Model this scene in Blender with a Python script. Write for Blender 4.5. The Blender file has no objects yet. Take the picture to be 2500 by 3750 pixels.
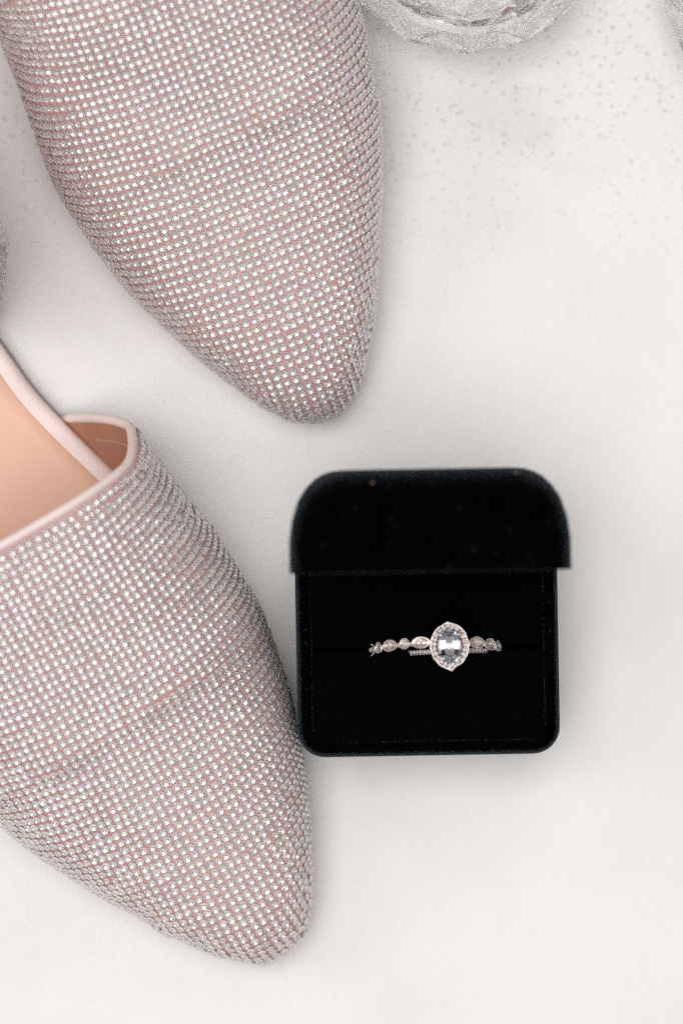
import bpy, bmesh, math, random
import numpy as np
from mathutils import Vector, Matrix
from mathutils.bvhtree import BVHTree

random.seed(7); np.random.seed(7)
MM = 0.001
sc = bpy.context.scene
C = sc.collection

# ------------------------------------------------------------------ camera, light, exposure
CAM_Z = 0.62                      # camera height above the table (m)
FOC_Z = 0.020                     # height of the plane in focus
PXM = 0.045 * MM                  # metres per photo pixel at z = 20 mm
cam = bpy.data.cameras.new('camera'); camo = bpy.data.objects.new('camera', cam); C.objects.link(camo)
camo.location = (0, 0, CAM_Z)
cam.sensor_fit = 'VERTICAL'; cam.sensor_height = 36.0; cam.sensor_width = 24.0
cam.lens = 36.0 * 0.60 / (3750 * PXM)
cam.clip_start = 0.01; cam.clip_end = 20
cam.dof.use_dof = True; cam.dof.focus_distance = CAM_Z - FOC_Z; cam.dof.aperture_fstop = 7.2
cam.dof.aperture_blades = 9
sc.camera = camo

w = bpy.data.worlds.new('World'); sc.world = w; w.use_nodes = True
bg = w.node_tree.nodes['Background']; bg.inputs[0].default_value = (1.0, 0.985, 0.975, 1); bg.inputs[1].default_value = 0.28

def area(name, loc, size, power, col, target=(0, 0, 0), sy=None):
    l = bpy.data.lights.new(name, 'AREA'); l.energy = power; l.color = col
    l.shape = 'RECTANGLE'; l.size = size; l.size_y = sy or size
    o = bpy.data.objects.new(name, l); C.objects.link(o); o.location = loc
    o.rotation_euler = (Vector(target) - Vector(loc)).to_track_quat('-Z', 'Y').to_euler()
    return o
area('skylight', (-0.16, -0.04, 1.55), 1.3, 20.2, (1.0, 0.978, 0.962), sy=1.15)
area('far_fill_light', (0.30, 0.95, 1.0), 0.8, 1.5, (0.99, 0.99, 1.0), sy=0.7)  # added fill lamp to put sparkle into the stones; no known window
area('side_fill_light', (-1.15, 0.25, 0.95), 0.6, 3.0, (1.0, 0.97, 0.94), sy=0.7)  # lamp added at the side for gleam on facets; no known window

sc.view_settings.view_transform = 'Standard'; sc.view_settings.look = 'None'
sc.view_settings.exposure = 0.0; sc.view_settings.gamma = 1.0
sc.render.engine = 'CYCLES'
cy = sc.cycles
cy.max_bounces = 14; cy.transparent_max_bounces = 24; cy.transmission_bounces = 12; cy.glossy_bounces = 8; cy.diffuse_bounces = 4
cy.sample_clamp_indirect = 3.5; cy.caustics_reflective = True; cy.caustics_refractive = True
cy.use_denoising = False
cy.blur_glossy = 1.0; cy.use_adaptive_sampling = False

# ------------------------------------------------------------------ helpers
def P(px, py, z):
    """point at height z (m) that the photograph shows at pixel (px, py)"""
    k = PXM * (CAM_Z - z) / 0.60
    return Vector(((px - 1250) * k, -(py - 1875) * k, z))

def tag(o, label=None, cat=None, group=None, kind=None):
    if label: o['label'] = label
    if cat: o['category'] = cat
    if group: o['group'] = group
    if kind: o['kind'] = kind
    return o

def empty(name, loc=(0, 0, 0), rz=0):
    o = bpy.data.objects.new(name, None); C.objects.link(o); o.location = loc; o.rotation_euler = (0, 0, rz)
    o.empty_display_size = 0.01
    return o

def mesh(name, vs, fs, mats, parent=None, smooth=True, mi=None, merge=0):
    me = bpy.data.meshes.new(name); me.from_pydata([tuple(v) for v in vs], [], fs)
    for m in (mats if isinstance(mats, (list, tuple)) else [mats]): me.materials.append(m)
    if mi is not None: me.polygons.foreach_set('material_index', mi)
    bm = bmesh.new(); bm.from_mesh(me)
    if merge: bmesh.ops.remove_doubles(bm, verts=bm.verts, dist=merge)
    bmesh.ops.recalc_face_normals(bm, faces=bm.faces)
    bm.to_mesh(me); bm.free()
    me.polygons.foreach_set('use_smooth', [smooth] * len(me.polygons))
    o = bpy.data.objects.new(name, me); C.objects.link(o); o.parent = parent
    return o

def link(name, me, parent=None, M=None):
    o = bpy.data.objects.new(name, me); C.objects.link(o); o.parent = parent
    if M is not None: o.matrix_basis = M
    return o

def loft(rings, closed=True, cap0=False, cap1=False):
    vs = []; fs = []
    n = len(rings[0])
    for r in rings: vs += [tuple(p) for p in r]
    for i in range(len(rings) - 1):
        for j in range(n if closed else n - 1):
            a = i * n + j; b = i * n + (j + 1) % n
            fs.append((a, b, b + n, a + n))
    if cap0: fs.append(tuple(range(n))[::-1])
    if cap1: fs.append(tuple((len(rings) - 1) * n + j for j in range(n)))
    return vs, fs

def tube(path, r, seg=10, closed=False, flat=1.0):
    """rings round a path; r may be a list"""
    rings = []
    n = len(path); up = None
    for i, p in enumerate(path):
        a = path[(i - 1) % n] if (closed or i > 0) else p
        b = path[(i + 1) % n] if (closed or i < n - 1) else p
        t = (Vector(b) - Vector(a)).normalized()
        if up is None:
            up = Vector((0, 0, 1)) if abs(t.z) < 0.9 else Vector((1, 0, 0))
        up = (up - t * up.dot(t)).normalized(); s = t.cross(up)
        rr = r[i] if isinstance(r, (list, tuple)) else r
        rings.append([Vector(p) + s * rr * math.cos(2 * math.pi * k / seg) + up * rr * flat * math.sin(2 * math.pi * k / seg) for k in range(seg)])
    if closed: rings.append(rings[0])
    return loft(rings, True, not closed, not closed)

def join(parts):
    vs = []; fs = []
    for v, f in parts:
        o = len(vs); vs += list(v); fs += [tuple(i + o for i in q) for q in f]
    return vs, fs

def hermite(xs, ys):
    xs = np.array(xs, float); ys = np.array(ys, float)
    d = np.diff(ys) / np.diff(xs); m = np.zeros_like(ys)
    m[1:-1] = [0 if d[i] * d[i + 1] <= 0 else 2 * d[i] * d[i + 1] / (d[i] + d[i + 1]) for i in range(len(d) - 1)]
    m[0] = d[0]; m[-1] = d[-1]
    def f(x):
        x = min(max(x, xs[0]), xs[-1]); i = min(max(int(np.searchsorted(xs, x)) - 1, 0), len(xs) - 2)
        h = xs[i + 1] - xs[i]; t = (x - xs[i]) / h
        return float((2*t**3-3*t**2+1)*ys[i] + (t**3-2*t**2+t)*h*m[i] + (-2*t**3+3*t**2)*ys[i+1] + (t**3-t**2)*h*m[i+1])
    return f

# ------------------------------------------------------------------ materials
def mat(name, col, rough=0.5, metal=0.0, **kw):
    m = bpy.data.materials.new(name); m.use_nodes = True
    b = m.node_tree.nodes['Principled BSDF']
    b.inputs['Base Color'].default_value = (*col, 1); b.inputs['Roughness'].default_value = rough; b.inputs['Metallic'].default_value = metal
    for k, v in kw.items():
        n = k.replace('_', ' ')
        b.inputs[n].default_value = v
    return m

def nodes(m): return m.node_tree.nodes, m.node_tree.links, m.node_tree.nodes['Principled BSDF']

def add_noise_bump(m, scale, strength, dist, detail=3, vary=None, vscale=None):
    n, l, b = nodes(m)
    tc = n.new('ShaderNodeTexCoord')
    ns = n.new('ShaderNodeTexNoise'); ns.inputs['Scale'].default_value = scale; ns.inputs['Detail'].default_value = detail
    l.new(tc.outputs['Object'], ns.inputs['Vector'])
    bp = n.new('ShaderNodeBump'); bp.inputs['Strength'].default_value = strength; bp.inputs['Distance'].default_value = dist
    l.new(ns.outputs['Fac'], bp.inputs['Height']); l.new(bp.outputs['Normal'], b.inputs['Normal'])
    if vary:
        n2 = n.new('ShaderNodeTexNoise'); n2.inputs['Scale'].default_value = vscale; n2.inputs['Detail'].default_value = 4
        l.new(tc.outputs['Object'], n2.inputs['Vector'])
        mx = n.new('ShaderNodeMix'); mx.data_type = 'RGBA'
        c = b.inputs['Base Color'].default_value
        mx.inputs['A'].default_value = c[:]; mx.inputs['B'].default_value = (*vary, 1)
        rm = n.new('ShaderNodeMapRange'); rm.inputs['From Min'].default_value = 0.35; rm.inputs['From Max'].default_value = 0.68
        l.new(n2.outputs['Fac'], rm.inputs['Value']); l.new(rm.outputs['Result'], mx.inputs['Factor'])
        l.new(mx.outputs['Result'], b.inputs['Base Color'])
    return m

fabric = add_noise_bump(mat('rose_mesh_fabric', (0.70, 0.44, 0.415), 0.4), 1800, 0.6, 0.0003, vary=(0.62, 0.35, 0.345), vscale=60)
fabric.node_tree.nodes['Principled BSDF'].inputs['Sheen Weight'].default_value = 0.3
lining = add_noise_bump(mat('shaded_lining_leather', (0.50, 0.235, 0.14), 0.5), 900, 0.25, 0.0003, vary=(0.42, 0.19, 0.115), vscale=90)  # insole leather with the shoe's inner shade put into the colour
insole_m = add_noise_bump(mat('tan_insole_leather', (0.79, 0.48, 0.35), 0.45), 700, 0.35, 0.0003, vary=(0.74, 0.43, 0.31), vscale=50)
pink = add_noise_bump(mat('pale_pink_leather', (0.88, 0.75, 0.71), 0.5), 2500, 0.4, 0.0003, vary=(0.83, 0.68, 0.655), vscale=120)
sole_m = add_noise_bump(mat('grey_sole_rubber', (0.30, 0.26, 0.25), 0.7), 1500, 0.3, 0.0002)
thread = mat('cream_thread', (0.62, 0.42, 0.31), 0.7)
velvet = add_noise_bump(mat('black_velvet', (0.0008, 0.0009, 0.0012), 1.0), 2600, 0.9, 0.0005, vary=(0.0016, 0.0018, 0.0024), vscale=220)
vb = velvet.node_tree.nodes['Principled BSDF']
vb.inputs['Specular IOR Level'].default_value = 0.0
vb.inputs['Sheen Weight'].default_value = 0.20; vb.inputs['Sheen Roughness'].default_value = 0.22; vb.inputs['Sheen Tint'].default_value = (0.75, 0.88, 1.0, 1)
velvet_in = add_noise_bump(mat('black_velvet_insert', (0.0012, 0.0013, 0.0015), 1.0), 2600, 0.6, 0.0004)
velvet_in.node_tree.nodes['Principled BSDF'].inputs['Specular IOR Level'].default_value = 0.02
lint_m = mat('lint', (0.032, 0.03, 0.028), 0.8)
gold = mat('pale_rose_gold', (0.86, 0.75, 0.72), 0.27, 1.0)
gold_dark = mat('shaded_rose_gold', (0.50, 0.36, 0.35), 0.35, 1.0)  # gold darkened in colour to paint the shaded gaps between halo stones
hinge_m = mat('dark_hinge_metal', (0.25, 0.22, 0.18), 0.35, 1.0)

def glass(name, col, ior, rough=0.0, clear=0.0):
    m = bpy.data.materials.new(name); m.use_nodes = True; t = m.node_tree
    for x in list(t.nodes):
        if x.type == 'BSDF_PRINCIPLED': t.nodes.remove(x)
    g = t.nodes.new('ShaderNodeBsdfGlass'); g.inputs['Color'].default_value = (*col, 1); g.inputs['IOR'].default_value = ior; g.inputs['Roughness'].default_value = rough
    if clear:
        tr = t.nodes.new('ShaderNodeBsdfTransparent'); mx = t.nodes.new('ShaderNodeMixShader'); mx.inputs[0].default_value = clear
        t.links.new(g.outputs[0], mx.inputs[1]); t.links.new(tr.outputs[0], mx.inputs[2]); g = mx
    t.links.new(g.outputs[0], t.nodes['Material Output'].inputs[0])
    return m
stone_glass = glass('rhinestone_glass', (1, 1, 1), 1.56, clear=0.28)
foil = [mat('silver_foil', (0.985, 0.955, 0.94), 0.18, 0.62), mat('champagne_fire_foil', (0.98, 0.91, 0.86), 0.18, 0.62), mat('lilac_fire_foil', (0.97, 0.90, 0.94), 0.18, 0.62), mat('grey_foil', (0.88, 0.87, 0.85), 0.3, 0.5)]  # champagne and lilac tints paint the stones' coloured flashes into the foil
crystal = glass('cut_crystal', (1, 1, 1), 1.5, clear=0.06)
aqua = glass('aquamarine', (0.93, 0.97, 0.99), 1.5)

# table: painted plaster board
def table_material():
    m = mat('white_plaster', (0.8, 0.785, 0.775), 0.62)
    n, l, b = nodes(m)
    b.inputs['Specular IOR Level'].default_value = 0.3
    tc = n.new('ShaderNodeTexCoord')
    def noise(scale, detail=4, rough=0.5, dist=0.0):
        x = n.new('ShaderNodeTexNoise'); x.inputs['Scale'].default_value = scale; x.inputs['Detail'].default_value = detail
        x.inputs['Roughness'].default_value = rough; x.inputs['Distortion'].default_value = dist
        l.new(tc.outputs['Object'], x.inputs['Vector']); return x.outputs['Fac']
    def rng(v, a, b_, c=0.0, d=1.0):
        x = n.new('ShaderNodeMapRange'); x.inputs['From Min'].default_value = a; x.inputs['From Max'].default_value = b_
        x.inputs['To Min'].default_value = c; x.inputs['To Max'].default_value = d; x.interpolation_type = 'SMOOTHSTEP'
        l.new(v, x.inputs['Value']); return x.outputs['Result']
    def mul(a, b_):
        x = n.new('ShaderNodeMath'); x.operation = 'MULTIPLY'; l.new(a, x.inputs[0])
        if isinstance(b_, float): x.inputs[1].default_value = b_
        else: l.new(b_, x.inputs[1])
        return x.outputs[0]
    def mix(f, a, b_):
        x = n.new('ShaderNodeMix'); x.data_type = 'RGBA'; l.new(f, x.inputs['Factor'])
        for s, v in (('A', a), ('B', b_)):
            if isinstance(v, tuple): x.inputs[s].default_value = (*v, 1)
            else: l.new(v, x.inputs[s])
        return x.outputs['Result']
    sep = n.new('ShaderNodeSeparateXYZ'); l.new(tc.outputs['Object'], sep.inputs[0])
    pitted_side = rng(sep.outputs['Y'], 0.028, 0.078)               # the board is pitted, mottled and darker along one side
    c0 = mix(rng(noise(22, 5, 0.55), 0.40, 0.66), (0.84, 0.83, 0.82), (0.81, 0.79, 0.775))
    c1 = mix(mul(rng(noise(48, 4), 0.45, 0.7), pitted_side), c0, (0.75, 0.72, 0.705))
    c1 = mix(mul(pitted_side, 0.18), c1, (0.70, 0.665, 0.645))  # whole pitted side toned darker
    # pits
    vo = n.new('ShaderNodeTexVoronoi'); vo.inputs['Scale'].default_value = 980; vo.inputs['Randomness'].default_value = 1.0
    wn = n.new('ShaderNodeTexNoise'); wn.inputs['Scale'].default_value = 900; l.new(tc.outputs['Object'], wn.inputs['Vector'])
    vm = n.new('ShaderNodeVectorMath'); vm.operation = 'MULTIPLY_ADD'; vm.inputs[1].default_value = (0.0016,) * 3
    l.new(wn.outputs['Color'], vm.inputs[0]); l.new(tc.outputs['Object'], vm.inputs[2]); l.new(vm.outputs[0], vo.inputs['Vector'])
    rare = n.new('ShaderNodeSeparateColor'); l.new(vo.outputs['Color'], rare.inputs[0])
    pit = mul(mul(rng(vo.outputs['Distance'], 0.42, 0.12), rng(rare.outputs[0], 0.55, 0.95)), pitted_side)
    c2 = mix(mul(pit, 0.13), c1, (0.34, 0.29, 0.28))
    vo2 = n.new('ShaderNodeTexVoronoi'); vo2.inputs['Scale'].default_value = 210; l.new(vm.outputs[0], vo2.inputs['Vector'])
    r2 = n.new('ShaderNodeSeparateColor'); l.new(vo2.outputs['Color'], r2.inputs[0])
    pit2 = mul(mul(rng(vo2.outputs['Distance'], 0.16, 0.05), rng(r2.outputs[1], 0.72, 0.8)), rng(sep.outputs['Y'], 0.035, 0.05))
    c3 = mix(mul(pit2, 0.12), c2, (0.28, 0.24, 0.22))
    l.new(c3, b.inputs['Base Color'])
    # relief: fine plaster grain, trowel marks, pits
    g = n.new('ShaderNodeMath'); g.operation = 'ADD'
    l.new(mul(noise(900, 5, 0.6), 0.35), g.inputs[0]); l.new(mul(noise(150, 4, 0.55, 0.6), 1.0), g.inputs[1])
    g2 = n.new('ShaderNodeMath'); g2.operation = 'SUBTRACT'; l.new(g.outputs[0], g2.inputs[0]); l.new(mul(pit, 0.7), g2.inputs[1])
    bp = n.new('ShaderNodeBump'); bp.inputs['Strength'].default_value = 0.55; bp.inputs['Distance'].default_value = 0.0008
    l.new(g2.outputs[0], bp.inputs['Height']); l.new(bp.outputs['Normal'], b.inputs['Normal'])
    return m

T = 0.75
bmv = [(-T, -T, 0), (T, -T, 0), (T, T, 0), (-T, T, 0), (-T, -T, -0.02), (T, -T, -0.02), (T, T, -0.02), (-T, T, -0.02)]
tb = mesh('table_surface', bmv, [(0, 1, 2, 3), (7, 6, 5, 4), (0, 4, 5, 1), (1, 5, 6, 2), (2, 6, 7, 3), (3, 7, 4, 0)], table_material(), smooth=False)
tag(tb, 'white painted plaster board with faint grey pits, lying flat under everything', 'tabletop', kind='structure')

# ------------------------------------------------------------------ cut stones
def stone_mesh(name, r, rt, h, pav, n=8, mats=None, lift=0.0, split=0.5, culet=0.0):
    """round cut: table n-gon, n kites split into triangles, 2n girdle corners, pavilion to a point"""
    vs = []; fs = []; mi = []
    for k in range(n):
        a = 2 * math.pi * (k + 0.5) / n; vs.append((rt * math.cos(a), rt * math.sin(a), lift + h))
    rm = rt + (r - rt) * 0.55; 
    for k in range(n):
        a = 2 * math.pi * k / n; vs.append((rm * math.cos(a), rm * math.sin(a), lift + h * 0.62))
    for k in range(2 * n):
        a = math.pi * k / n; vs.append((r * math.cos(a), r * math.sin(a), lift))
    cu = len(vs); vs.append((0, 0, lift - pav))
    fs.append(tuple(range(n)))
    for k in range(n):
        k1 = (k + 1) % n
        fs.append((k, n + k1, k1))                         # star
        g0 = 2 * n
        fs.append((n + k, g0 + 2 * k, g0 + 2 * k + 1)); fs.append((n + k1, g0 + 2 * k + 1, g0 + (2 * k + 2) % (2 * n)))
        fs.append((k, n + k, g0 + 2 * k + 1)); fs.append((k, g0 + 2 * k + 1, n + k1))
    mi = [0] * len(fs)
    for k in range(2 * n):
        g0 = 2 * n; fs.append((g0 + k, cu, g0 + (k + 1) % (2 * n))); mi.append(1)
    me = bpy.data.meshes.new(name); me.from_pydata(vs, [], fs)
    for m in mats: me.materials.append(m)
    me.polygons.foreach_set('material_index', mi)
    bm = bmesh.new(); bm.from_mesh(me); bmesh.ops.recalc_face_normals(bm, faces=bm.faces); bm.to_mesh(me); bm.free()
    return me

R_ST = 0.715 * MM
PITCH = 1.50 * MM                 # between rows
PITCH_ROW = 1.37 * MM             # between stones of a row
rs_meshes = [stone_mesh('rhinestone', R_ST, 0.44 * MM, 0.30 * MM, 0.27 * MM, 6, [stone_glass, f], lift=0.38 * MM) for f in foil]
rs_arr = []
for me in rs_meshes:
    rs_arr.append((np.array([v.co[:] for v in me.vertices]), [tuple(p.vertices) for p in me.polygons], [p.material_index for p in me.polygons]))

# ------------------------------------------------------------------ shoes
def build_shoe(name, label, tip, eu_px, right_px, left_px, prof, zbp, tuckR, tuckL, topline, rear_right, rear_left, heel_pts, seed, vline=0.0):
    rnd = random.Random(seed)
    root = empty(name)
    tip0 = P(tip[0], tip[1], 6 * MM)
    L = math.hypot(*eu_px); EU = Vector((eu_px[0] / L, -eu_px[1] / L, 0)); EV = Vector((EU.y, -EU.x, 0))
    if EV.x < 0: EV = -EV
    H = hermite([a for a, b in prof], [b for a, b in prof]); ZB = hermite([a for a, b in zbp], [b for a, b in zbp])
    TR = hermite([a for a, b in tuckR], [b for a, b in tuckR]); TL = hermite([a for a, b in tuckL], [b for a, b in tuckL])
    def outline(pts):
        q = [0.0]; v = [0.0]
        for x, y in pts:
            z = 8 * MM
            for _ in range(4):
                d = P(x, y, z) - tip0; u = d.dot(EU) / MM; z = ZB(max(u, 0)) * MM
            vv = d.dot(EV) / MM; s = math.sqrt(max(u, 0.02))
            if s > q[-1] + 0.02: q.append(s); v.append(vv)
        return hermite(q, v)
    oR, oL = outline(right_px), outline(left_px)
    INS = 0.55
    def vR(u): return oR(math.sqrt(max(u, 0))) - INS * min(1, u / 1.0)
    def vL(u): return oL(math.sqrt(max(u, 0))) + INS * min(1, u / 1.0)
    A0 = 0.72
    HG = hermite([a for a, b in prof if a not in (45, 46, 48, 49)], [b for a, b in prof if a not in (45, 46, 48, 49)])
    def S(u, ph, guide=False):
        """u in mm along the shoe, ph -1 (left feather edge) .. 0 ridge .. 1 (right feather edge) -> local mm"""
        r, l = vR(u), vL(u); c = (r + l) / 2; wd = (r - l) / 2; zb = ZB(u); h = (HG if guide else H)(u)
        a = abs(ph); s = 1 if ph >= 0 else -1
        if a <= A0:
            t = a / A0 * math.pi / 2
            v = c + s * wd * math.sin(t) ** 0.86
            k = 0 if guide else min(1, max(0, (u - 28) / 16)) * math.cos(t) ** 1.2
            cx = u - 47.5 - 0.05 * v; und = 1.05 * math.exp(-(cx / (1.7 if cx < 0 else 6.5)) ** 2) * (0.75 + 0.25 * math.sin(v * 0.3 + seed)) + 0.22 * math.sin(u * 0.42 + 0.11 * v + seed) * math.sin(v * 0.23 + seed) + 0.12 * math.sin(v * 0.45 + 0.05 * u + 2 * seed)
            return (u, v, zb + (h - zb) * max(math.cos(t), 0) ** 0.80 + und * k)
        t = (a - A0) / (1 - A0)
        tk = (TR if s > 0 else TL)(u)
        return (u + 1.6 * math.exp(-u / 4) * t * t, c + s * (wd - min(tk, wd) * t ** 1.4), zb + (2.2 - zb) * t)
    def W(q): return tip0.xy.to_3d() + EU * (q[0] * MM) + EV * (q[1] * MM) + Vector((0, 0, q[2] * MM))
    tl = hermite([a for a, b in topline], [b for a, b in topline])   # ph -> u of the topline (mm)
    NU, NP = 110, 97
    phs = [-1 + 2 * j / (NP - 1) for j in range(NP)]
    rings = []
    for i in range(NU + 1):
        f = (i / NU) ** 1.6
        rings.append([W(S(tl(p) * f, p)) for p in phs])
    vs, fs = loft(rings, closed=False)
    up = mesh('upper', vs, fs, fabric, root, merge=1e-6)
    # lining: 1.3 mm inside, turned at the topline
    upm = up.data
    bm = bmesh.new(); bm.from_mesh(upm); bvh = BVHTree.FromBMesh(bm); bm.free()
    gr = [[W(S(tl(p) * (i / NU) ** 1.6, p, True)) for p in phs] for i in range(NU + 1)]
    gv, gf = loft(gr, closed=False); gbvh = BVHTree.FromPolygons([tuple(q) for q in gv], gf)
    def nrm(i, j):
        a = rings[min(i + 1, NU)][j] - rings[max(i - 1, 0)][j]; b = rings[i][min(j + 1, NP - 1)] - rings[i][max(j - 1, 0)]
        n = b.cross(a)
        n = n.normalized() if n.length > 1e-12 else Vector((0, 0, 1))
        c = W((0, (vR(40) + vL(40)) / 2, 5)); 
        return n
    sgn = 1 if nrm(NU // 2, NP // 2).z > 0 else -1
    lr = [[rings[i][j] - nrm(i, j) * sgn * 1.3 * MM for j in range(NP)] for i in range(30, NU + 1)]
    vs, fs = loft(lr, closed=False); mesh('lining', vs, fs, lining, root)
    # topline piping
    edge = [(rings[NU][j] * 0.5 + lr[-1][j] * 0.5) for j in range(NP)]
    ext = [e + (Vector((0, 0, 0.1 * MM))) for e in edge]
    vs, fs = tube(ext, 0.80 * MM, 12); mesh('topline_piping', vs, fs, pink, root)
    # stitching inside, below the piping
    st = []
    for j in range(4, NP - 4):
        for sub in range(2):
            i = NU - 3
            f0 = sub * 0.5; a = lr[i - 30][j].lerp(lr[i - 30][j + 1], f0 + 0.08); b = lr[i - 30][j].lerp(lr[i - 30][j + 1], f0 + 0.38)
            nn = nrm(i, j) * sgn
            st.append(tube([a - nn * 0.1 * MM, b - nn * 0.1 * MM], 0.13 * MM, 5))
    v, f = join(st); tag(mesh('stitching', v, f, thread, root), kind='stuff')
    # sole and insole outline
    us = [0.3, 1, 2, 4, 7, 11, 16, 22, 30, 40, 50, 60, 70, 80]
    front_r = [(u + 1.6 * math.exp(-u / 4), vR(u) - min(TR(u), vR(u) * 0.9)) for u in us]; front_l = [(u + 1.6 * math.exp(-u / 4), vL(u) + min(TL(u), abs(vL(u)) * 0.9)) for u in us]
    loop = front_r + rear_right + rear_left[::-1] + front_l[::-1]
    # smooth the loop (Catmull-Rom)
    def cr(pts, sub=5):
        out = []; n = len(pts)
        for i in range(n):
            p0, p1, p2, p3 = [np.array(pts[(i + k) % n], float) for k in (-1, 0, 1, 2)]
            for s in range(sub):
                t = s / sub
                out.append(tuple(0.5 * ((2 * p1) + (-p0 + p2) * t + (2 * p0 - 5 * p1 + 4 * p2 - p3) * t * t + (-p0 + 3 * p1 - 3 * p2 + p3) * t ** 3)))
        return out
    lp = cr(loop)
    def inset(pts, d):
        n = len(pts); out = []
        for i in range(n):
            a, b = np.array(pts[i - 3]), np.array(pts[(i + 3) % n]); t = b - a; t = t / (np.linalg.norm(t) + 1e-9)
            nn = np.array((t[1], -t[0]))
            out.append((pts[i][0] + nn[0] * d, pts[i][1] + nn[1] * d))
        return out
    area2 = sum(lp[i][0] * lp[(i + 1) % len(lp)][1] - lp[(i + 1) % len(lp)][0] * lp[i][1] for i in range(len(lp)))
    sg = -1 if area2 > 0 else 1
    def ring(d, z): return [W((a, b, z)) for a, b in inset(lp, d * sg)]
    vs, fs = loft([ring(1.6, 0.05), ring(0.1, 0.3), ring(-0.25, 1.2), ring(-0.25, 2.0), ring(0.2, 2.5), ring(1.5, 2.6)], True, True, True)
    mesh('sole', vs, fs, sole_m, root)
    vs, fs = loft([ring(0.4, 2.5), ring(0.1, 3.5), ring(0.1, 5.2), ring(0.7, 6.1), ring(1.6, 6.35), ring(3.2, 6.25)], True, True, False)
    mesh('insole_edge', vs, fs, pink, root)
    vs, fs = loft([ring(2.9, 5.6), ring(3.0, 6.3), ring(3.3, 6.55), ring(5.5, 6.5)], True, True, True)
    mesh('insole', vs, fs, insole_m, root)
    # heel cup: wall rising round the heel (heel_pts: u, v, z of its top edge; the foot of the wall stands on the sole edge)
    top = [Vector(W(q)) for q in heel_pts]
    def crs(pts, sub=6):
        out = []
        for i in range(len(pts) - 1):
            p0 = pts[max(i - 1, 0)]; p1 = pts[i]; p2 = pts[i + 1]; p3 = pts[min(i + 2, len(pts) - 1)]
            for s in range(sub):
                t = s / sub; out.append(0.5 * ((2 * p1) + (p2 - p0) * t + (2 * p0 - 5 * p1 + 4 * p2 - p3) * t * t + (3 * p1 - p0 - 3 * p2 + p3) * t ** 3))
        return out + [pts[-1]]
    top = crs(top, 10); edge_pts = ring(0.1, 2.2)
    foot = [min(edge_pts, key=lambda e: (e.xy - t.xy).length) for t in top]
    hr = []
    for k in range(13):
        f = k / 12; row = []
        for t, b in zip(top, foot):
            p = b.lerp(t, f); out = (t.xy - b.xy).to_3d() * (math.sin(f * math.pi / 2) ** 0.8 - f) + (t.xy - b.xy).to_3d().normalized() * 1.5 * MM * math.sin(f * math.pi); row.append(p + out)
        hr.append(row)
    vs, fs = loft(hr, closed=False); hc = mesh('heel_cup', vs, fs, fabric, root)
    hc_mid = W((160, (rear_right[3][1] + rear_left[3][1]) / 2, 20))
    li = [[p + (hc_mid.xy - p.xy).to_3d().normalized() * 1.0 * MM for p in row] for row in hr]
    vs, fs = loft(li, closed=False); mesh('heel_lining', vs, fs, lining, root)
    vs, fs = tube(top, 1.15 * MM, 10); mesh('heel_piping', vs, fs, pink, root)

    # ---- rhinestones: a square sheet laid along geodesics of the upper
    def march(p, d, n_steps, pitch=PITCH, sub=5):
        out = []; st_ = pitch / sub
        for k in range(n_steps * sub):
            q = p + d * st_
            loc, n, _, dist = gbvh.find_nearest(q)
            if loc is None or dist > 0.22 * MM: break
            if n.z * 1 < -0.5 and loc.z > 0.01: n = -n
            d2 = (loc - p); d2 = d2 - n * d2.dot(n)
            d = (d - n * d.dot(n)).normalized(); p = loc
            if loc.z < 3.4 * MM: break
            if (k + 1) % sub == 0: out.append((p.copy(), n.copy(), d.copy()))
        return out
    o0 = W((tl(0) - 2.6, vline, 90)); loc, n, _, _ = gbvh.ray_cast(o0, Vector((0, 0, -1)))
    d = (EU - n * EU.dot(n)).normalized()
    back = march(loc, d, 6); fwd = march(loc, -d, 90)
    col = [(a, b, c) for a, b, c in back[::-1]] + [(loc, n, d)] + [(a, b, -c) for a, b, c in fwd]
    pts = []; grid = {}
    cell = 1.4 * MM; dmin = 1.22 * MM
    centre = W((45, (vR(45) + vL(45)) / 2, 4))
    def key(p): return (int(p.x // cell), int(p.y // cell), int(p.z // cell))
    def ok(p):
        k = key(p)
        for a in (-1, 0, 1):
            for b in (-1, 0, 1):
                for c in (-1, 0, 1):
                    for q in grid.get((k[0] + a, k[1] + b, k[2] + c), ()):
                        if (q - p).length < dmin: return False
        return True
    topedge = edge
    from mathutils.kdtree import KDTree
    kd = KDTree(len(topedge) * 3); kk = 0
    for j in range(len(topedge) - 1):
        for t in (0, 1 / 3, 2 / 3): kd.insert(topedge[j].lerp(topedge[j + 1], t), kk); kk += 1
    kd.balance()
    # the row that follows the topline
    acc_ = 0.0; last = None
    for j in range(len(topedge) - 1):
        for s8 in range(12):
            e = topedge[j].lerp(topedge[j + 1], s8 / 12)
            if last is not None and (e - last).length < 1.44 * MM: continue
            m = (rings[NU - 2][j].lerp(rings[NU - 2][j + 1], s8 / 12) - rings[NU][j].lerp(rings[NU][j + 1], s8 / 12)).normalized()
            q, nn, _, _ = bvh.find_nearest(e + m * 1.42 * MM); last = e
            if q.z < 4 * MM: continue
            if (q - centre).dot(nn) < 0: nn = -nn
            if ok(q): pts.append((q, nn, m)); grid.setdefault(key(q), []).append(q)
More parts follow.
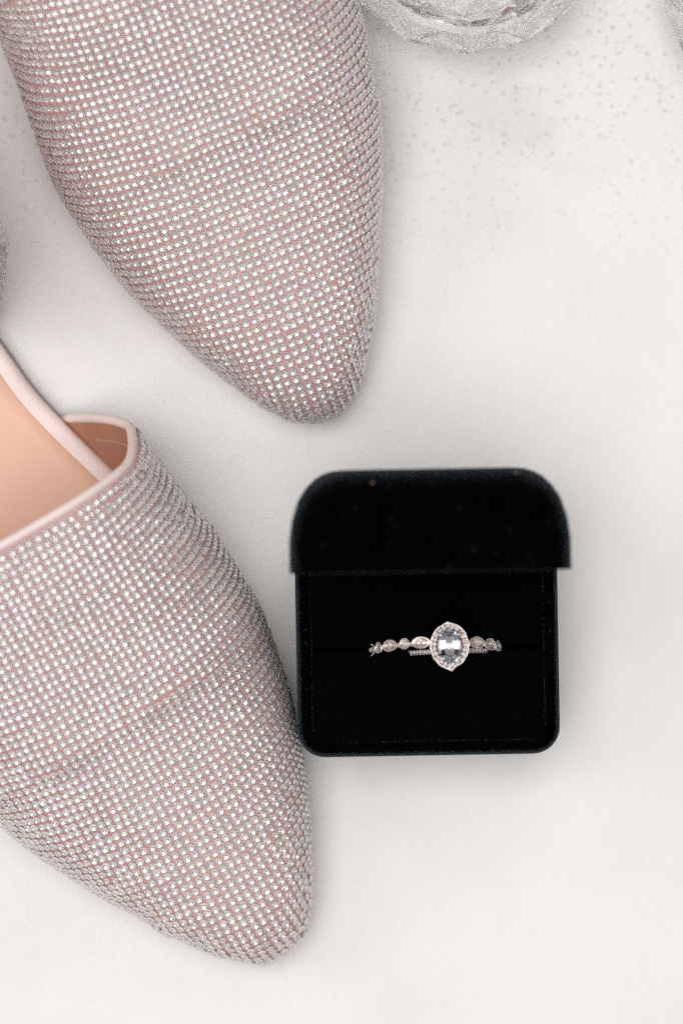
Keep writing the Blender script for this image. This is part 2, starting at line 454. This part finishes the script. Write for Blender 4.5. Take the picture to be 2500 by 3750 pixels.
    for (p, n, d) in col:
        side = n.cross(d).normalized()
        uu = (p - tip0).dot(EU) / MM; rp = PITCH_ROW * (1 + 0.09 * max(0, 1 - uu / 38))
        items = [(p, n, side)] + march(p, side, 52, rp) + march(p, -side, 52, rp)
        for q, nn, dd in items:
            q, nn, _, _ = bvh.find_nearest(q)
            if kd.find(q)[2] < 1.32 * MM: continue
            if ok(q):
                if (q - centre).dot(nn) < 0: nn = -nn
                pts.append((q, nn, dd)); grid.setdefault(key(q), []).append(q)
    # close the gaps where the sheet parts
    cand = [rings[i][j].lerp(rings[i + 1][j], a).lerp(rings[i][j + 1].lerp(rings[i + 1][j + 1], a), b) for i in range(6, NU) for j in range(NP - 1) for a, b in ((.2, .3), (.45, .8), (.7, .2), (.9, .7))]
    rnd.shuffle(cand); dkeep = dmin; small = {}
    for dmin in (1.36 * MM, 1.28 * MM, 1.20 * MM, 1.13 * MM, 1.06 * MM):
        for q in cand:
            if q.z < 3.4 * MM or not ok(q) or kd.find(q)[2] < 1.35 * MM: continue
            q, nn, _, _ = bvh.find_nearest(q)
            if (q - centre).dot(nn) < 0: nn = -nn
            small[len(pts)] = min(1.0, (dmin - 0.66 * MM) / R_ST)
            pts.append((q, nn, EU)); grid.setdefault(key(q), []).append(q)
    dmin = dkeep
    # heel cup stones (rows of the same sheet, a plain grid)
    hp = []
    for k in range(12):
        f = 0.06 + 0.86 * k / 11
        for t, b in zip(top[::1], foot[::1]):
            if (t - b).length < 6 * MM: continue
            p = b.lerp(t, f) + (t.xy - b.xy).to_3d() * (math.sin(f * math.pi / 2) ** 0.8 - f) + (t.xy - b.xy).to_3d().normalized() * 1.5 * MM * math.sin(f * math.pi)
            inw = W((160, (rear_right[3][1] + rear_left[3][1]) / 2, 20)); nn = (p - inw); nn.z = -0.001; nn.normalize()
            p = p + nn * 0.6 * MM
            if ok(p): hp.append((p, nn, Vector((0, 0, 1)))); grid.setdefault(key(p), []).append(p)
    mats4 = []
    for n_, (q, nn, dd) in enumerate(pts + hp):
        nn = (nn + Vector((rnd.gauss(0, .06), rnd.gauss(0, .06), rnd.gauss(0, .04)))).normalized()
        rot = nn.to_track_quat('Z', 'Y').to_matrix() @ Matrix.Rotation(rnd.uniform(0, 6.28), 3, 'Z')
        j = Vector((rnd.gauss(0, .045), rnd.gauss(0, .045), 0)) * MM
        s = rnd.gauss(1, 0.015) * small.get(n_, 1.0)
        k = rnd.choices((0, 1, 2, 3), (0.58, 0.18, 0.14, 0.10))[0]
        mats4.append((q + j, rot, s, k, nn))
    def shown(m):
        p = m[0]; k = PXM * (CAM_Z - p.z) / 0.60; x = p.x / k + 1250; y = 1875 - p.y / k
        if not (15 < x < 2485 and 15 < y < 3735): return -1
        view = (Vector((0, 0, CAM_Z)) - p); r2 = view.length; return m[4].dot(view) / r2 / (r2 * r2)
    order = sorted(range(len(mats4)), key=lambda i: -shown(mats4[i]))
    single = set(order[:300])
    bv = []; bf = []; bi = []; off = 0
    for i, (q, rot, s, k, nn) in enumerate(mats4):
        if i in single:
            link('rhinestone', rs_meshes[k], root, Matrix.Translation(q) @ rot.to_4x4() @ Matrix.Scale(s, 4))
        else:
            V, F, I = rs_arr[k]; R = np.array(rot) * s
            bv.append(V @ R.T + np.array(q)); bf += [tuple(a + off for a in t) for t in F]
            bi += [a if a == 0 else 1 + k for a in I]; off += len(V)
    me = bpy.data.meshes.new('rhinestone_sheet'); me.from_pydata(np.concatenate(bv).tolist(), [], bf)
    for m in [stone_glass] + foil: me.materials.append(m)
    me.polygons.foreach_set('material_index', bi); me.update()
    o = link('rhinestone_sheet', me, root); tag(o, kind='stuff')
    print(name, 'stones', len(mats4), 'rows', len(col))
    tag(root, label, 'shoe', 'pair of rhinestone flats')
    return root

profA = [(0, 6.0), (0.6, 8.6), (1.6, 10.8), (3.5, 13.2), (7, 15.8), (13, 18.2), (22, 20.8), (34, 24.3), (46, 28.9), (49, 30.3), (60, 36.2), (72, 44), (84, 50), (100, 56), (130, 60)]
zbp = [(0, 6), (5, 6.6), (20, 8), (50, 12), (70, 16), (88, 21), (130, 26)]
flat_top = [(-1, 97), (-0.9, 95), (-0.72, 87), (-0.5, 82.5), (-0.2, 80.5), (0, 80), (0.2, 80.5), (0.5, 82.5), (0.72, 87), (0.9, 95), (1, 97)]
build_shoe('rhinestone_flat', 'pointed rhinestone shoe at the top whose closed toe points down towards the ring box',
    (1200, 1530), (-0.375, -0.927),
    [(1225, 1518), (1283, 1464), (1317, 1407), (1344, 1303), (1359, 1238), (1374, 1148), (1390, 893), (1400, 606), (1390, 383), (1355, 191), (1308, 0), (1250, -160), (1180, -320), (1110, -480), (1040, -640)],
    [(1130, 1541), (1053, 1537), (1015, 1518), (938, 1475), (893, 1440), (750, 1331), (590, 1188), (446, 1040), (303, 845), (191, 654), (120, 462), (64, 303), (0, 140), (-60, 0), (-120, -150), (-170, -300), (-210, -450), (-240, -600)],
    profA, zbp,
    [(0, 0.6), (4, 1.2), (20, 1.6), (50, 3), (85, 6), (130, 8)], [(0, 0.6), (4, 1.2), (20, 1.4), (50, 0.6), (85, 2), (130, 4)],
    flat_top,
    [(98, 20), (112, 18.5), (130, 18), (160, 19), (190, 17), (205, 9)], [(98, -26), (112, -24), (130, -22), (160, -19), (190, -17), (205, -9)],
    [(118, 19, 7), (124, 22, 19), (132, 25, 31), (145, 26, 39), (170, 26, 44), (195, 20, 47), (210, 8, 49), (214, 0, 50), (210, -8, 49), (195, -20, 47), (170, -24, 44), (145, -25, 39), (132, -25, 31), (124, -24, 19), (118, -22, 7)],
    11)

# the side of the second shoe's heel cup that shows at the photograph's edge is placed from its pixels
tipB = (1015, 3502); eB = (-0.485, -0.875)
def uvB(px, py, z):
    t0 = P(*tipB, 6 * MM); d = P(px, py, z * MM) - t0; L = math.hypot(*eB); EU = Vector((eB[0] / L, -eB[1] / L, 0)); EV = Vector((-EU.y, EU.x, 0))
    if EV.x < 0: EV = -EV
    return (d.dot(EU) / MM, d.dot(EV) / MM, z)
profB = [(0, 6.0), (0.6, 8.4), (1.6, 10.4), (3.5, 12.6), (7, 15.0), (13, 17.5), (22, 20.6), (34, 24.6), (45, 28.8), (48, 30.3), (60, 36.2), (72, 43), (84, 48.5), (100, 54), (130, 58)]
r1 = uvB(160, 1468, 6)[:2]; r2 = uvB(0, 1254, 6)[:2]
hp = [uvB(-75, 1200, 8), uvB(-58, 1110, 20), uvB(-47, 1040, 32), uvB(-41, 960, 40), uvB(-46, 880, 45), uvB(-75, 780, 49)]
build_shoe('rhinestone_flat', 'pointed rhinestone shoe at the lower left with its tan insole open to view',
    tipB, eB,
    [(1056, 3473), (1098, 3439), (1125, 3389), (1140, 3312), (1144, 3236), (1142, 3121), (1136, 3006), (1121, 2853), (1094, 2700), (1052, 2503), (996, 2334), (943, 2200), (862, 2066), (782, 1932), (702, 1838), (635, 1745), (568, 1660), (523, 1597), (487, 1525), (440, 1440)],
    [(945, 3524), (872, 3513), (775, 3491), (666, 3440), (603, 3417), (488, 3342), (396, 3296), (276, 3221), (109, 3107), (0, 3015), (-150, 2870), (-280, 2700), (-380, 2500), (-440, 2300), (-470, 2100), (-480, 1900), (-485, 1750)],
    profB, zbp,
    [(0, 0.6), (4, 1.2), (20, 1.6), (50, 3), (82, 6.8), (97, 10), (130, 12)], [(0, 0.6), (4, 1.2), (20, 1.6), (50, 3), (85, 6), (130, 8)],
    [(-1, 97), (-0.9, 95), (-0.72, 88), (-0.5, 84), (-0.25, 82), (0, 81.3), (0.2, 81.7), (0.45, 83.2), (0.6, 86), (0.72, 89), (0.86, 93), (1, 97)],
    [r1, r2, (130, 6.5), (160, 5), (190, 0), (205, -9)], [(98, -27), (112, -30), (130, -33), (160, -37), (190, -36), (205, -27)],
    hp + [(165, 13, 49), (190, 6, 49), (207, -6, 50), (213, -18, 51), (208, -30, 50), (190, -42, 48), (160, -44, 45), (135, -41, 35), (124, -36, 20), (118, -33, 8)],
    12)

# ------------------------------------------------------------------ ring box
RIM = 22.0
bx = empty('ring_box', P(1566, 2425, 22 * MM) * 1.0); bx.location.z = 0; bx.rotation_euler[2] = math.radians(1.0)
BX0 = bx.location.copy()
tag(bx, 'open black velvet ring box standing on the white board beside the shoe toes', 'ring box')
def rrect(w, h, r, cx=0, cy=0, n=8):
    out = []
    for k, (sx, sy) in enumerate(((1, 1), (-1, 1), (-1, -1), (1, -1))):
        for i in range(n + 1):
            a = math.pi / 2 * (k + i / n)
            out.append((cx + sx * (w / 2 - r) + r * math.cos(a), cy + sy * (h / 2 - r) + r * math.sin(a)))
    return out
BW, BD = 43.2, 31.0
HY = 15.5                                                 # hinge line (local y, mm)
def rz(w, d, r, z): return [Vector((x * MM, y * MM, z * MM)) for x, y in rrect(w, d, max(r, 0.1))]
def rz(w, d, r, z): return [Vector((x * MM, y * MM, z * MM)) for x, y in rrect(w, d + 5.0, max(r, 0.1), 0, 2.5)]
rings = [rz(BW - 4, BD - 4, 3, 0.05), rz(BW - 1.5, BD - 1.5, 4, 0.2), rz(BW - 1.2, BD - 1.2, 4, 1.0), rz(BW - 0.3, BD - 0.3, 4.4, 16), rz(BW, BD, 4.5, RIM - 2.6), rz(BW - 0.45, BD - 0.45, 4.3, RIM - 1.5),
         rz(BW - 1.3, BD - 1.3, 3.9, RIM - 0.6), rz(BW - 2.4, BD - 2.4, 3.4, RIM - 0.08), rz(BW - 3.4, BD - 3.4, 3.1, RIM - 0.12), rz(BW - 4.4, BD - 4.4, 2.7, RIM - 0.4), rz(BW - 5.2, BD - 5.2, 2.4, RIM - 0.58), rz(BW - 5.3, BD - 5.3, 2.4, 4)]
v, f = loft(rings, True, True, True); mesh('base', v, f, velvet, bx)
# insert: two cushions with a slot between them
SLOT = 2.2                                                # local y of the slot, mm
def cushion(y0, y1):
    w = BW - 4.6; d = y1 - y0; cy = (y0 + y1) / 2
    def rr(i, z, r): return [Vector((x * MM, (y + cy) * MM, z * MM)) for x, y in rrect(w - i, d - i, max(r, .15))]
    v, f = loft([rr(0, 4.5, 1.2), rr(0, RIM - 1.3, 1.2), rr(0.25, RIM - 0.8, 1.1), rr(0.9, RIM - 0.5, .9), rr(2, RIM - 0.35, .7)], True, True, True)
    return mesh('insert_cushion', v, f, velvet_in, bx)
cushion(-BD / 2 + 2.25, SLOT - 0.22); cushion(SLOT + 0.22, BD / 2 + 2.8)
# lid: standing open on the hinge line; layers along +y
LH = 32.0
lr = [(0, 0), (0.4, -0.0), (5.0, 0.05), (8.2, 0.5), (11.3, 1.5), (13.2, 2.7), (14.6, 4.1), (15.4, 5.4), (15.85, 6.8), (16.0, 8.2)]
def lring(y, ins, r, z0=RIM + 0.3, extra=0.0):
    w = BW + 0.9 - 2 * ins; h = LH - 2 * ins * 0.85
    pts = rrect(w, h, max(min(r, h / 2 - .1), 0.2))
    return [Vector((x * MM, (HY + y) * MM, (z0 + LH / 2 + zz) * MM)) for x, zz in pts]
rings = [lring(y, i, 4.2 + i * 0.1) for y, i in lr]
inner = [lring(y, i, 2.8) for y, i in [(13.5, 9), (13.0, 6.2), (11, 3.6), (8, 2.3), (4, 1.9), (0.4, 1.8), (0.0, 1.5), (-0.15, 0.9), (-0.1, 0.35), (0.0, 0.05)]]
vs, fs = loft(inner + rings[1:], True, True, True); mesh('lid', vs, fs, velvet, bx)
# hinge barrel behind the rim
v, f = tube([Vector((x * MM, (HY + 1.6) * MM, (RIM + 0.25) * MM)) for x in (-14, 14)], 0.5 * MM, 8); mesh('hinge', v, f, hinge_m, bx)
# lint
rnd = random.Random(5); lint = []
Minv = Matrix.Translation(-BX0)
for k in range(34):
    x = rnd.uniform(-19, 19)
    if k < 22: y = HY + rnd.uniform(0.6, 13); z = RIM + 0.3 + LH - (0 if y < HY + 6 else (y - HY - 6) ** 2 * 0.055) + 0.03
    else: x = rnd.choice((-1, 1)) * rnd.uniform(19.8, 20.9) if rnd.random() < .5 else x; y = rnd.uniform(-14.3, 10) if abs(x) > 19.5 else -14.7; z = RIM + 0.04
    r = rnd.uniform(0.04, 0.09); a = rnd.uniform(0, 3.14); l = rnd.uniform(0.08, 0.35)
    c = Vector((x, y, z)) * MM; d = Vector((math.cos(a), math.sin(a), 0)) * l * MM
    lint.append(tube([c - d, c + d * 0.1 + Vector((0, 0, 0.05 * MM)), c + d], r * MM * 0.6, 4))
v, f = join(lint); tag(mesh('lint_flecks', v, f, lint_m, bx), kind='stuff')
tanm = mat('tan_fleck', (0.22, 0.13, 0.09), 0.6)
for (px, py) in ((1364, 1768), (1889, 1731)):
    q = P(px, py, 53 * MM); q = Matrix.Rotation(-math.radians(1.0), 3, 'Z') @ (q - BX0); q.z = 53.3 * MM
    v, f = tube([q + Vector((-0.22 * MM, 0, -0.6 * MM)), q, q + Vector((0.2 * MM, 0.02 * MM, -0.1 * MM))], 0.16 * MM, 6); mesh('lint_fleck', v, f, tanm, bx)

# ------------------------------------------------------------------ rings
acc = stone_mesh('accent_stone', 0.32 * MM, 0.17 * MM, 0.12 * MM, 0.2 * MM, 6, [stone_glass, foil[0]], lift=0.16 * MM)
def frame_at(c, x, y, z): 
    M = Matrix((x, y, z)).transposed().to_4x4(); M.translation = c; return M
def bead(c, r, n=6):
    vs = [c + Vector((0, 0, r)), c - Vector((0, 0, r))]; fs = []
    for i in range(n):
        a = 2 * math.pi * i / n
        vs.append(c + Vector((math.cos(a) * .87, math.sin(a) * .87, .5)) * r); vs.append(c + Vector((math.cos(a) * .87, math.sin(a) * .87, -.5)) * r)
    for i in range(n):
        a, b = 2 + 2 * i, 2 + 2 * ((i + 1) % n)
        fs += [(0, a, b), (a, a + 1, b + 1, b), (1, b + 1, a + 1)]
    return vs, fs

def ring_root(name, label, px, py, cz, lean, rz, grp):
    o = empty(name, (P(px, py, (RIM - 1) * MM).x, P(px, py, (RIM - 1) * MM).y, (RIM + cz) * MM)); o.rotation_euler = (lean, 0, rz)
    tag(o, label, 'ring'); return o

# wedding band: alternating marquise and round links. local: ring in XZ plane, axis Y
wb = ring_root('wedding_band', 'thin diamond band of marquise and round links in the velvet slot, behind the oval stone', 1594, 2383, -2.8, math.radians(-9.5), math.radians(1.5), None)
RB = 10.75
path = [Vector((RB * math.sin(a) * MM, 0, RB * math.cos(a) * MM)) * 0.955 for a in [2 * math.pi * k / 72 for k in range(72)]]
v, f = tube(path, 0.5 * MM, 10, closed=True); mesh('shank', v, f, gold, wb)
def on_ring(R, ang):
    a = math.radians(ang); n = Vector((math.sin(a), 0, math.cos(a))); t = Vector((math.cos(a), 0, -math.sin(a)))
    return n * R * MM, t, Vector((0, 1, 0)), n
links = [(-13.7, 'm'), (-29, 'd'), (-45, 'm'), (-60.5, 'd'), (-76, 'm'), (-91, 'd'), (2.5, 'd'), (19, 'm'), (38, 'm'), (55.5, 'm'), (70, 'd'), (85, 'm')]
for ang, kind in links:
    c, t, y, n = on_ring(RB, ang)
    hl, hw = (1.68, 0.98) if kind == 'm' else (0.93, 0.90)
    N = 28; out = []
    for k in range(N):
        a = 2 * math.pi * k / N
        if kind == 'm':
            s = math.copysign(abs(math.sin(a)) ** 1.25, math.sin(a)); cx = math.cos(a) * hl; wy = s * hw
        else: cx = math.cos(a) * hl; wy = math.sin(a) * hw
        out.append((cx, wy))
    def rg(sc_, h): return [c + t * (x * sc_ * MM) + y * (yy * sc_ * MM) + n * (h - x * x * sc_ * sc_ / (2 * RB)) * MM for x, yy in out]
    parts = [loft([rg(0.7, -0.75), rg(0.95, -0.3), rg(0.97, 0.05), rg(0.82, 0.12), rg(0.74, -0.05)], True, True, True)]
    M = 34 if kind == 'm' else 22
    for k in range(M):
        a = 2 * math.pi * k / M
        if kind == 'm': x = math.cos(a) * hl; yy = math.copysign(abs(math.sin(a)) ** 1.25, math.sin(a)) * hw
        else: x = math.cos(a) * hl; yy = math.sin(a) * hw
        parts.append(bead(c + t * (x * .93 * MM) + y * (yy * .93 * MM) + n * (0.13 - x * x / (2 * RB)) * MM, 0.105 * MM, 5))
    v, f = join(parts)
    lk = mesh('marquise_link' if kind == 'm' else 'round_link', v, f, gold, wb)
    sts = [(-0.62, 0, 1.0), (0.0, 0.0, 1.15), (0.62, 0, 1.0)] if kind == 'm' else [(0, 0, 1.95)]
    if kind == 'm': sts = [(-0.45, 0, 1.35), (0.45, 0, 1.35), (-1.02, 0, 0.5), (1.02, 0, 0.5)]
    for x, yy, s in sts:
        p = c + t * (x * MM) + n * (-0.06 - x * x / (2 * RB)) * MM
        link('accent_stone', acc, lk, frame_at(p, t, y, n) @ Matrix.Scale(s, 4))

# engagement ring
er = ring_root('engagement_ring', 'ring with an oval pale blue stone in a pointed diamond halo, in the ring box', 1640, 2394, -5.6, math.radians(-4), math.radians(2), None)
RE = 8.0
path = [Vector((RE * math.sin(a) * MM, 0, RE * math.cos(a) * MM)) * 0.96 for a in [2 * math.pi * k / 72 for k in range(72)]]
v, f = tube(path, 0.46 * MM, 10, closed=True); mesh('shank', v, f, gold, er)
shs = []
for k in range(-17, 18):
    if abs(k) < 2: continue
    ang = k * 4.7; c, t, y, n = on_ring(RE, ang)
    link('accent_stone', acc, er, frame_at(c + n * 0.06 * MM, t, y, n) @ Matrix.Scale(1.08, 4))
    for s in (-1, 1):
        cc = c + t * (0.33 * MM) + y * (s * 0.36 * MM) + n * 0.02 * MM
        shs.append(bead(cc, 0.13 * MM, 6))
v, f = join(shs); tag(mesh('milgrain_beads', v, f, gold, er), kind='stuff')
# halo head: an assembly in its own frame, slightly tilted; built on the ring as parts
HZ = 15.3                                                   # height of the halo plane above the ring centre
K3 = 0.045 * 0.985 / 6.03
hal = [(815,205),(745,250),(670,292),(600,330),(548,385),(505,455),(463,545),(440,620),(432,700),(418,780),(445,860),(470,940),(492,1010),(560,1075),(597,1145),(670,1190),(750,1228),(820,1262),(878,1292),(925,1235),(1000,1180),(1075,1145),(1135,1105),(1172,1030),(1228,955),(1250,880),(1262,800),(1290,710),(1258,640),(1236,560),(1205,450),(1135,370),(1065,300),(990,268),(900,238)]
cx0, cy0 = 852, 748
hal = [((x - cx0) * K3, -(y - cy0) * K3) for x, y in hal]
def H3(x, y, z): return Vector((x * MM, (y + 0.55) * MM, (HZ + z + 0.03 * x) * MM))
def hring(s, z, d=0.0): return [H3(x * s, y * s, z) for x, y in hal]
v, f = loft([hring(0.55, -1.6), hring(0.86, -0.75), hring(0.985, -0.25), hring(1.0, 0.05), hring(0.965, 0.12), hring(0.93, 0.0), hring(0.90, -0.12), hring(0.60, -0.14), hring(0.52, -0.9), hring(0.4, -1.3), hring(0.05, -1.7)], True, False, True)
mesh('halo_setting', v, f, gold_dark, er)
v, f = tube([H3(x * .975, y * .975, 0.1) for x, y in hal], 0.13 * MM, 7, closed=True); mesh('halo_rim', v, f, gold, er)
# basket down to the shank
bk = []
for sx, sy in ((-1, -1), (1, -1), (1, 1), (-1, 1)):
    bk.append(tube([Vector((sx * 0.7 * MM, sy * 0.3 * MM, 7.6 * MM)), Vector((sx * 1.3 * MM, (sy * 1.0 + .3) * MM, 12.2 * MM)), H3(sx * 1.75, sy * 2.05, -0.5), H3(sx * 1.62, sy * 2.0, 0.75)], [0.4 * MM, 0.34 * MM, 0.3 * MM, 0.26 * MM], 8))
v, f = join(bk); mesh('basket', v, f, gold, er)
for sx, sy in ((-1, -1), (1, -1), (1, 1), (-1, 1)):
    v, f = bead(H3(sx * 1.42 + 0.03, sy * 1.9, 0.72), 0.36 * MM, 10); mesh('prong', v, f, gold, er)
# halo stones
Ls = [0]
for i in range(len(hal)): 
    a, b = hal[i], hal[(i + 1) % len(hal)]; Ls.append(Ls[-1] + math.hypot(b[0] - a[0], b[1] - a[1]))
NS = 23
for k in range(NS):
    s = (k + 0.0) / NS * Ls[-1]; i = max(j for j in range(len(hal)) if Ls[j] <= s); t = (s - Ls[i]) / (Ls[i + 1] - Ls[i])
    x = hal[i][0] + (hal[(i + 1) % len(hal)][0] - hal[i][0]) * t; y = hal[i][1] + (hal[(i + 1) % len(hal)][1] - hal[i][1]) * t
    rr = math.hypot(x, y); q = (rr - 0.58) / rr
    link('accent_stone', acc, er, Matrix.Translation(H3(x * q, y * q, -0.02)) @ Matrix.Rotation(k * 1.3, 4, 'Z') @ Matrix.Scale(1.22 if k % 2 else 1.12, 4))
# centre stone: oval brilliant
def oval(a, b, h, pav, n=12):
    vs = []; fs = []
    def rg(s, z, m, ph=0): return [(a * s * math.cos(2 * math.pi * (k + ph) / m), b * s * math.sin(2 * math.pi * (k + ph) / m), z) for k in range(m)]
    vs += rg(0.56, h, n, .5) + rg(0.80, h * 0.6, n, 0) + rg(1, 0.05, 2 * n, 0) + rg(1, -0.05, 2 * n, 0)
    fs.append(tuple(range(n)))
    for k in range(n):
        k1 = (k + 1) % n; g = 2 * n
        fs += [(k, n + k1, k1), (n + k, g + 2 * k, g + 2 * k + 1), (n + k1, g + 2 * k + 1, g + (2 * k + 2) % (2 * n)), (k, n + k, g + 2 * k + 1), (k, g + 2 * k + 1, n + k1)]
    for k in range(2 * n):
        g = 2 * n; k1 = (k + 1) % (2 * n); fs.append((g + k, g + 2 * n + k, g + 2 * n + k1, g + k1))
    q = len(vs); m = n // 2 * 2
    vs += [(a * .45 * math.cos(2 * math.pi * (k + .5) / n), b * .45 * math.sin(2 * math.pi * (k + .5) / n), -pav * .62) for k in range(n)]
    g2 = 4 * n
    for k in range(n):
        k1 = (k + 1) % n
        fs += [(g2 + 2 * k, q + k, g2 + 2 * k + 1), (g2 + 2 * k + 1, q + k, g2 + (2 * k + 2) % (2 * n)), (g2 + (2 * k + 2) % (2 * n), q + k, q + k1)]
    c = len(vs); vs.append((0, 0, -pav))
    for k in range(n): fs.append((q + k, c, q + (k + 1) % n))
    return vs, fs
v, f = oval(1.84, 2.78, 0.62, 1.7, 12)
v = [H3(x - 0.03, y + 0.03, z + 0.45) for x, y, z in v]
mesh('oval_stone', v, f, aqua, er, smooth=False)

# ------------------------------------------------------------------ crystal dishes
def dish(name, label, cx, cy, R, n, rot, hgt, seed):
    o = empty(name, (cx, cy, 0), rot); rnd = random.Random(seed)
    def poly(r, z, ph=0.0, m=None, wob=0.0):
        m = m or n; out = []
        for k in range(2 * n):
            a = 2 * math.pi * (k / 2 + ph) / n; rr = r
            if k % 2: rr = r * math.cos(math.pi / n) if wob == 0 else r * (1 - wob)
            out.append(Vector((rr * math.cos(a), rr * math.sin(a), z)) * MM)
        return out
    def circ(r, z, wave=0.0, lobes=6): return [Vector(((r + wave * math.cos(lobes * math.pi * k / n)) * math.cos(math.pi * k / n), (r + wave * math.cos(lobes * math.pi * k / n)) * math.sin(math.pi * k / n), z)) * MM for k in range(2 * n)]
    outer = [poly(R * .74, 0.05, 0), poly(R * .80, 0.5, 0), poly(R * .93, hgt * .32, 0.0, wob=0.11), poly(R, hgt * .62, 0.0, wob=0.025), poly(R * .985, hgt * .80, 0.0, wob=0.10), poly(R * .90, hgt * .97, 0.0, wob=0.02), circ(R * .84, hgt)]
    inn = [circ(R * .79, hgt * .97, 0.12, 14), circ(R * .74, hgt * .78, 0.7, 7), circ(R * .68, hgt * .52, 0.9, 4), circ(R * .58, hgt * .40, 1.0, 7), circ(R * .42, hgt * .34, 0.8, 3), circ(R * .2, hgt * .30)]
    v, f = loft(outer + inn, True, True, True)
    v = [Vector(p) + Vector((rnd.gauss(0, .10), rnd.gauss(0, .10), rnd.gauss(0, .12))) * MM if 0.001 < Vector(p).z < hgt * .9 * MM else p for p in v]
    f = [t for q in f for t in (((q[0], q[1], q[2]), (q[0], q[2], q[3])) if len(q) == 4 and rnd.random() < .5 else (((q[1], q[2], q[3]), (q[1], q[3], q[0])) if len(q) == 4 else (q,)))]
    b = mesh('bowl', v, f, crystal, o, smooth=False)
    # triangulate the cut outside unevenly so that it reads as cut facets
    tag(o, label, 'glass dish')
    # star cut under the base
    return o
c = P(1716, -306, 10 * MM)
dish('crystal_dish', 'clear cut crystal dish with a faceted rim at the middle of the top edge', c.x, c.y, 23.4, 14, math.radians(-90), 18, 1)
c = P(2935, -60, 10 * MM)
dish('crystal_dish', 'clear cut crystal dish of which only the rim enters at the top right corner', c.x, c.y, 23.4, 14, math.radians(8), 18, 2)
